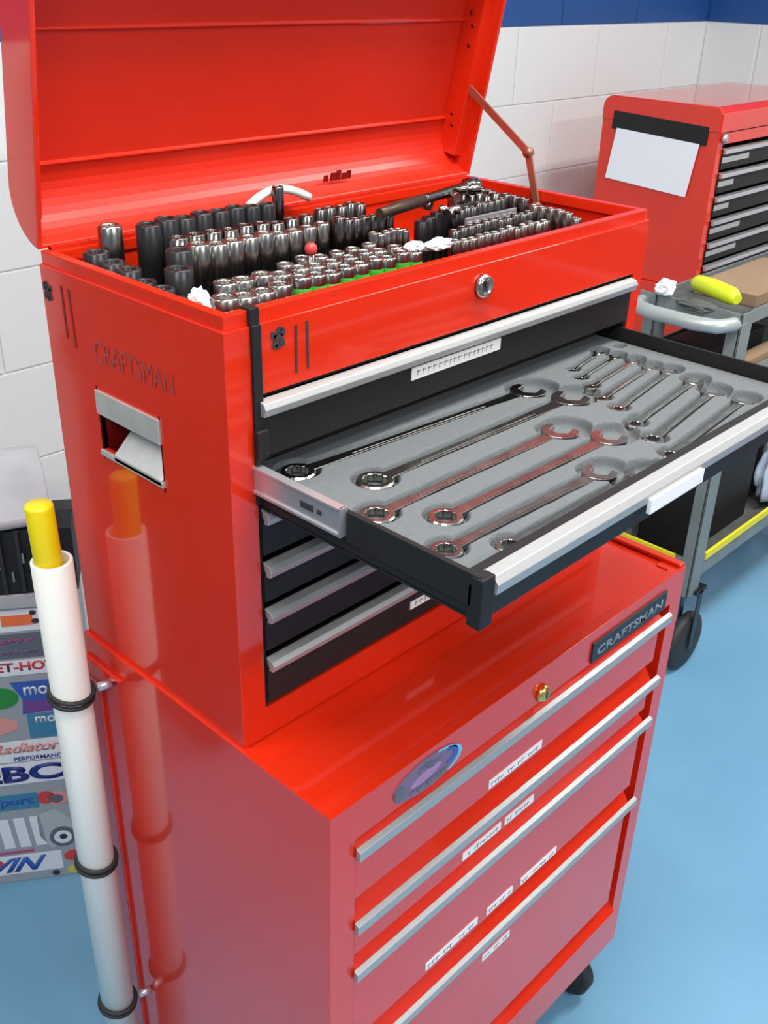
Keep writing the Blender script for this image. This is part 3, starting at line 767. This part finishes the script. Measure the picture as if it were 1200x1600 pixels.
# pale cushion-like top cover
b = MB(); sec = [(-.012, -.088), (-.016, -.080)] + [(-.014 + .265 * (i / 12), -.078 + .058 * math.sin(math.pi * (.04 + .92 * i / 12)) ) for i in range(13)] + [(.256, -.09)]
b.prism(sec, 0, -.30, .075, MU @ Matrix.Translation((.06, 0, 0)) @ Matrix.Rotation(math.radians(11), 4, 'Z') @ Matrix.Translation((-.06, .02, 0)))
cover = b.build('top_cover', LGREY, un, 'pale grey rounded top', bevel=.006)
# fixed y surface for stickers
def usticker(s0, s1, z0, z1, m, label, shape='rect', y=-.0009):
    b = MB()
    if shape == 'rect': b.box(s0, s1, y, .0005, z0, z1, M=MU)
    elif shape == 'oval':
        cx, cz = (s0 + s1) / 2, (z0 + z1) / 2
        b.prism([(cx + (s1 - s0) / 2 * math.cos(t), cz + (z1 - z0) / 2 * math.sin(t)) for t in [2 * math.pi * i / 24 for i in range(24)]], 1, y, .0005, MU)
    else: b.prism(shape, 1, y, .0005, MU)
    return b.build('sticker', m, un, label)
def utext(body, s0, z0, width, height, m, shear=0, bold=.02, label=None, y=-.0011):
    return text(body, height, m, un, MU @ Vector((s0, y, z0)), dU, (0, 0, 1), label, width=width, shear=shear, bold=bold)
usticker(-.12, .030, -.279, -.237, F_WHT, 'white sticker with orange bar')
usticker(-.03, .020, -.268, -.247, F_OR, None, y=-.0014)
usticker(.016, .027, -.249, -.240, INK, None, 'oval', y=-.0018); usticker(.018, .030, -.266, -.256, INK, None, 'oval', y=-.0018)
usticker(-.12, .028, -.333, -.284, F_SLATE, 'dark sticker with magenta and purple script')
utext('racing', -.075, -.305, .095, .013, F_MAG, .3); utext('Suspension', -.09, -.328, .11, .014, F_LAV, .4)
usticker(-.12, .038, -.368, -.338, F_WHT, 'white sticker with red capital letters')
utext('JET-HOT', -.063, -.365, .108, .024, F_RED, 0, .03)
usticker(-.085, -.024, -.437, -.392, F_GRN, 'green oval sticker', 'oval')
usticker(0, 0, 0, 0, F_BLU, 'blue and purple jagged sticker with white letters', [(-.034, -.383), (.03, -.383), (.034, -.448), (-.022, -.452), (-.018, -.42)])
utext('mo', -.014, -.412, .040, .018, F_WHT); usticker(-.018, .034, -.449, -.424, F_PUR, None, y=-.0013)
usticker(-.016, .038, -.506, -.453, F_TEAL, 'teal sticker with white letters'); utext('mo', -.003, -.474, .034, .014, F_WHT)
usticker(-.12, -.032, -.493, -.455, F_SAL, 'salmon sticker', 'oval')
usticker(-.13, .042, -.556, -.510, F_WHT, 'white sticker with pink script and navy small print')
utext('Radiator', -.085, -.536, .118, .022, F_SAL, .35, .03); utext('PERFORMANCE', -.05, -.554, .088, .009, NAVY)
usticker(-.14, .047, -.608, -.560, F_WHT, 'white sticker with large navy capitals EBC')
utext('EBC', -.116, -.603, .144, .038, NAVY, 0, .04)
usticker(-.15, -.022, -.668, -.632, F_TEAL, 'blue sticker with small letters'); utext('sport', -.10, -.662, .07, .022, F_BLU)
usticker(-.024, .008, -.662, -.632, F_RED, 'small red round sticker', 'oval'); usticker(-.008, .030, -.668, -.636, F_SAL, 'pale red ring sticker', 'oval'); usticker(-.001, .022, -.662, -.642, F_SLATE, None, 'oval', y=-.0015)
for k in range(4):
    x = -.128 + k * .028
    usticker(0, 0, 0, 0, F_WHT, 'slanted white bar sticker', [(x, -.690), (x + .019, -.690), (x + .024, -.762), (x + .005, -.762)])
usticker(0, 0, 0, 0, flat('pale_grey_print', (.45, .50, .50)), 'pale grey ragged sticker', [(-.030, -.690), (.004, -.678), (.028, -.705), (.030, -.735), (.006, -.768), (-.014, -.772), (-.030, -.74)])
usticker(-.014, .034, -.772, -.722, F_SLATE, 'round grey and black emblem sticker', 'oval', y=-.0012); usticker(-.006, .026, -.764, -.732, F_WHT, None, 'oval', y=-.0016); usticker(.004, .018, -.753, -.740, INK, None, 'oval', y=-.002)
usticker(-.15, -.045, -.776, -.770, F_MAG, 'thin red line sticker')
usticker(-.15, .002, -.828, -.782, F_WHT, 'white sticker with blue slanted letters and red mark')
utext('WIN', -.150, -.823, .125, .036, F_BLU, .5, .035)
usticker(-.15, -.102, -.815, -.785, F_RED, None, 'oval', y=-.0014)
usticker(.006, .040, -.812, -.785, F_RED, 'dark red sticker scrap', 'oval'); usticker(.008, .036, -.846, -.826, F_YEL, 'yellow-green sticker scrap', 'oval'); usticker(-.02, -.006, -.845, -.832, INK, 'black dot sticker', 'oval')

# ------------------------------------------------------------------ second tool chest and its cabinet
CX, CY, CT, CB = 2.087, .635, .412, -.055
c2 = thing('tool_chest', 'closed red tool chest by the right wall with paper on its side', 'tool chest', (CX + .33, CY + .175, CB))
b = MB()
rr = .03
pro = [(CY, CB), (CY, CT - .01), (CY + .01, CT)] + [(CY + .35 - rr + rr * math.sin(a), CT - rr + rr * math.cos(a)) for a in [math.pi / 2 * i / 6 for i in range(7)]] + [(CY + .35, CB)]
b = UB(); b.prism(pro, 0, CX, CX + .012); b.prism(pro, 0, CX + .648, CX + .66)
b.box(CX, CX + .66, CY + .34, CY + .35, CB, CT - .04); b.box(CX, CX + .66, CY + .012, CY + .33, CB, CB + .01)
b.box(CX + .001, CX + .03, CY, CY + .02, CB, CT - .06); b.box(CX + .63, CX + .659, CY, CY + .02, CB, CT - .06)
b.box(CX, CX + .66, CY, CY + .012, .322, .35)
b.build('body', RED, c2, bevel=.002)
b = MB(); pl = [(CY - .004, .352), (CY - .004, CT - .012), (CY + .01, CT + .002)] + [(CY + .352 - rr + rr * math.sin(a), CT + .002 - rr + rr * math.cos(a)) for a in [math.pi / 2 * i / 6 for i in range(7)]] + [(CY + .352, .352)]
b.prism(pl, 0, CX - .003, CX + .663); b.build('lid', RED, c2, 'closed rounded red lid', bevel=.003)
zs = [.312, .251, .190, .129, .068, .007]
for i, z in enumerate(zs):
    b = MB(); b.box(CX + .031, CX + .629, CY - .004, CY + .3, z - .052, z - .002); d = b.build('drawer', BLACK, c2)
    b = MB(); b.prism([(CY, z), (CY - .012, z - .002), (CY - .012, z - .013), (CY - .004, z - .014)], 0, CX + .031, CX + .629); b.build('handle', ZINC, d, 'grey handle strip', bevel=.0006)
    ln = [.15, .085, .08, .17, .17, .13][i]
    if ln: MB().box(CX + .031, CX + .031 + ln, CY - .0055, CY - .003, z - .036, z - .022).build('label_strip', flat('grey_label', (.38, .39, .38)), d, 'grey label strip')
b = MB(); M = Matrix.Translation((CX + .02, CY - .004, .338)) @ Matrix.Rotation(math.pi / 2, 4, 'X'); b.lathe([(0, 0), (.012, 0), (.012, .008), (0, .010)], 14, M); b.build('latch', ZINC, c2, 'small bright latch')
o = MB().box(CX - .004, CX - .0005, CY + .030, CY + .316, .3235, .3700, bev=.0006).build('magnetic_strip', BLACK, None, origin=(CX - .002, CY + .17, .34)); o.data.transform(Matrix.Rotation(math.radians(2.6), 4, 'X')); tagit(o, 'black magnetic strip on the side of the far red chest', 'strip')
b = MB(); yy = [(.934, .333), (.683, .320), (.700, .184), (.952, .200)]
b.prism([(y, z) for y, z in yy], 0, CX - .0055, CX - .0042); 
tagit(b.build('paper_sheet', PAPER, None, origin=(CX - .005, .81, .19)), 'blank white paper sheet held under a black strip', 'paper')
rc = thing('roller_cabinet', 'red roller tool cabinet under the closed chest, behind the grey cart', 'tool cabinet', (CX + .33, .80, ZF))
b = MB(); b.box(CX - .01, CX + .67, .633, 1.00, -.74, CB - .001, bev=.003); b.build('body', RED, rc)
for i in range(4):
    z = -.10 - i * .15
    b = MB(); b.box(CX + .03, CX + .63, .628, .640, z - .13, z); d = b.build('drawer', RED, rc, bevel=.001); MB().box(CX + .03, CX + .63, .618, .632, z - .012, z).build('handle', ALU, d)
for x in (CX + .05, CX + .60):
    for y in (.69, .94):
        b = MB(); b.box(x - .018, x + .018, y - .018, y + .018, ZF + .06, -.738); c = b.build('castor', BLACK, rc)
        MB().lathe([(0, -.013), (.045, -.013), (.05, -.008), (.05, .008), (.045, .013), (0, .013)], 20, Matrix.Translation((x, y, ZF + .05)) @ Matrix.Rotation(math.pi / 2, 4, 'X')).build('wheel', RUBBER, c)

# ------------------------------------------------------------------ unseen furniture, added only to darken and redden reflections in the paint
wbn = thing('workbench', 'dark steel workbench along the block wall left of the sticker cabinet', 'workbench', (-1.35, .98, ZF))  # bench out of view, added so the red side panels reflect something dark
DG = mat('bench_dark', (0.045, 0.045, 0.05), .6)
MB().box(-2.2, -.50, .76, 1.20, -.01, .03, bev=.004).build('worktop', DG, wbn); MB().box(-2.18, -.52, 1.16, 1.20, .03, .55).build('back_panel', DG, wbn)
for k in range(3):
    x = -2.18 + k * .56; d = MB().box(x, x + .54, .79, 1.19, -.80, -.012, bev=.004).build('cupboard', DG, wbn); MB().box(x + .2, x + .34, .775, .79, -.10, -.085).build('handle', ZINC, d)
for k in range(4):  # cabinet row out of view, added to keep white wall out of front reflections
    y = -1.55 - k * .72
    r = thing('roller_cabinet', f'red roller tool cabinet along the right wall out of frame, {ords[k]} from the cart' if False else ['red roller tool cabinet by the right wall, nearest the cart', 'red roller tool cabinet by the right wall, second from the cart', 'red roller tool cabinet by the right wall, third from the cart', 'red roller tool cabinet by the right wall, furthest from the cart'][k], 'tool cabinet', (2.75, y + .34, ZF), 'roller cabinets along the right wall')
    MB().box(2.48, 2.98, y, y + .68, -.74, .45, bev=.006).build('body', RED, r)
    for j in range(6):
        z = .36 - j * .18; d = MB().box(2.468, 2.48, y + .03, y + .65, z - .16, z, bev=.002).build('drawer', BLACK if j < 3 else RED, r); MB().box(2.458, 2.468, y + .03, y + .65, z - .014, z).build('handle', ZINC, d)
    for (cx, cy) in [(2.55, y + .08), (2.55, y + .60), (2.92, y + .08), (2.92, y + .60)]:
        MB().lathe([(0, -.015), (.055, -.015), (.055, .015), (0, .015)], 16, Matrix.Translation((cx, cy, ZF + .055)) @ Matrix.Rotation(math.pi / 2, 4, 'X')).build('wheel', RUBBER, r)
        MB().box(cx - .02, cx + .02, cy - .025, cy + .025, ZF + .09, -.738).build('castor', BLACK, r)

# ------------------------------------------------------------------ grey cart
KX0, KX1, KY0, KY1 = 1.525, 2.42, .235, .485
ct = thing('tool_cart', 'grey steel service cart with yellow edged lower shelf', 'cart', ((KX0 + KX1) / 2, .34, ZF))
for (x, y) in [(KX0, KY0), (KX1 - .05, KY0), (KX0, KY1 - .05), (KX1 - .05, KY1 - .05)]:
    b = MB(); b.box(x, x + .055, y, y + .006, -.62, .085); b.box(x, x + .006, y, y + .03, -.62, .085); b.build('post', CARTG, ct, bevel=.002)
for (z, nm, dp) in [(.055, 'top_tray', .03), (-.085, 'middle_shelf', .03), (-.575, 'lower_shelf', .055)]:
    b = MB(); b.box(KX0 + .004, KX1 - .004, KY0 + .004, KY1 - .004, z, z + .006)
    b.box(KX0 + .002, KX1 - .002, KY0 + .001, KY0 + .005, z, z + dp, bev=.001); b.box(KX0 + .002, KX1 - .002, KY1 - .006, KY1 - .002, z, z + (.012 if z > 0 else dp)); b.box(KX0 + .002, KX0 + .006, KY0 + .004, KY1 - .004, z, z + dp); b.box(KX1 - .006, KX1 - .002, KY0 + .004, KY1 - .004, z, z + dp)
    s_ = b.build(nm, CARTG, ct)
    MB().box(KX0 + .008, KX1 - .008, KY0 + .008, KY1 - .008, z + .006, z + .010).build('mat', CARTD, s_)
b = MB(); b.box(KX0 + .057, KX1 - .05, KY0 - .003, KY0 + .004, -.532, -.514); b.box(KX0 - .002, KX0 + .004, KY0 + .05, KY1 - .05, -.532, -.516)
b.build('edge_tape', EDGEY, ct, 'bright yellow edge tape')
b = MB(); hp = [(KX0 + .03, KY0 + .015, .062), (KX0 - .01, KY0 + .015, .062), (KX0 - .045, KY0 + .03, .062), (KX0 - .060, KY0 + .075, .062), (KX0 - .060, KY1 - .075, .062), (KX0 - .045, KY1 - .03, .062), (KX0 - .01, KY1 - .015, .062), (KX0 + .03, KY1 - .015, .062)]
b.tube(hp, .0155, 14); b.build('push_handle', mat('pale_cart_tube', (.42, .46, .44), .35, .3), ct, 'pale grey bent tube handle')
for (x, y) in [(KX0 + .062, KY0 + .012), (KX1 - .08, KY0 + .02), (KX0 + .045, KY1 - .04), (KX1 - .08, KY1 - .04)]:
    b = MB(); b.box(x - .03, x + .02, y - .022, y + .022, -.622, -.612); b.box(x - .018, x + .002, y - .022, y - .019, -.785, -.615); b.box(x - .018, x + .002, y + .019, y + .022, -.79, -.615)
    c = b.build('castor', IMPACT, ct)
    MB().lathe([(0, -.012), (.03, -.016), (.068, -.015), (.078, -.009), (.078, .009), (.068, .015), (.03, .016), (0, .012)], 28, Matrix.Translation((x - .01, y, ZF + .078)) @ Matrix.Rotation(math.pi / 2, 4, 'X') @ Matrix.Rotation(.0, 4, 'Z')).build('wheel', RUBBER, c)
# things on the cart
b = MB(); pts = [(1.612, .400, .104), (1.606, .386, .106), (1.592, .345, .107), (1.566, .285, .106), (1.558, .268, .104)]
b.tube(pts, [.010, .018, .020, .019, .011], 12); o = b.build('hand_grip', HIVIS, None, origin=(1.59, .33, .087)); tagit(o, 'neon yellow rounded grip lying on the corner of the cart', 'grip')
crumple('white_rag', 1.525, .420, .103, .024, .020, .018, 'small white rag at the rear corner of the cart top', seed=3, cat='rag')
crumple('dark_glove', 1.535, .350, .078, .022, .045, .012, 'dark grey glove lying by the white rag', m=CARTD, seed=5, cat='glove')
b = MB(); b.box(1.66, 2.0, .27, .42, .0655, .092, bev=.002); tagit(b.build('cardboard_box', CARD, None, origin=(1.83, .35, .0655)), 'flat brown cardboard box on the cart top', 'box')
b = MB(); b.box(1.60, 1.86, .32, .43, -.0745, -.03, bev=.003); tagit(b.build('black_case', BLACK, None, origin=(1.73, .38, -.0745)), 'low black case on the middle shelf of the cart', 'case')
b = MB(); b.box(1.585, 1.80, .250, .285, -.0745, -.045, bev=.003); tagit(b.build('wooden_block', CARD, None, origin=(1.7, .27, -.0745)), 'brown wooden block at the front of the middle shelf', 'block')
b = MB(); b.box(1.61, 1.93, .30, .435, -.5645, -.33, bev=.006); tagit(b.build('black_crate', BLACK, None, origin=(1.75, .37, -.5645)), 'tall black crate on the lower shelf of the cart', 'crate')
b = MB(); b.box(1.96, 2.30, .34, .435, -.5645, -.38, bev=.006); tagit(b.build('dark_toolbox', mat('dark_brown', (.035, .025, .022), .6), None, origin=(2.1, .39, -.5645)), 'dark brown toolbox right of the black crate', 'toolbox')
b = MB(); b.tube([(1.555, .30, -.556), (1.56, .41, -.556)], .0075, 8); b.tube([(1.553, .275, -.553), (1.555, .302, -.553)], .0115, 10); tagit(b.build('spinner_handle', CHROME, None, origin=(1.54, .36, -.565)), 'chrome ratchet lying at the left end of the lower shelf', 'ratchet')
b = MB(); b.tube([(1.580, .27, -.558), (1.585, .42, -.558)], .006, 8); tagit(b.build('pry_bar', ZINC, None, origin=(1.57, .35, -.565)), 'thin steel pry bar beside the chrome ratchet', 'bar')
o = crumple('cloth_bag', 2.055, .292, -.455, .070, .034, .125, 'pale blue and white cloth bag on the lower shelf', m=CLOTH, seed=2, cat='bag', sub=4)
for p in o.data.polygons: p.use_smooth = True

# ------------------------------------------------------------------ lift everything so that the floor is at z = 0
for o in ROOTS:
    o.location.z += Z0
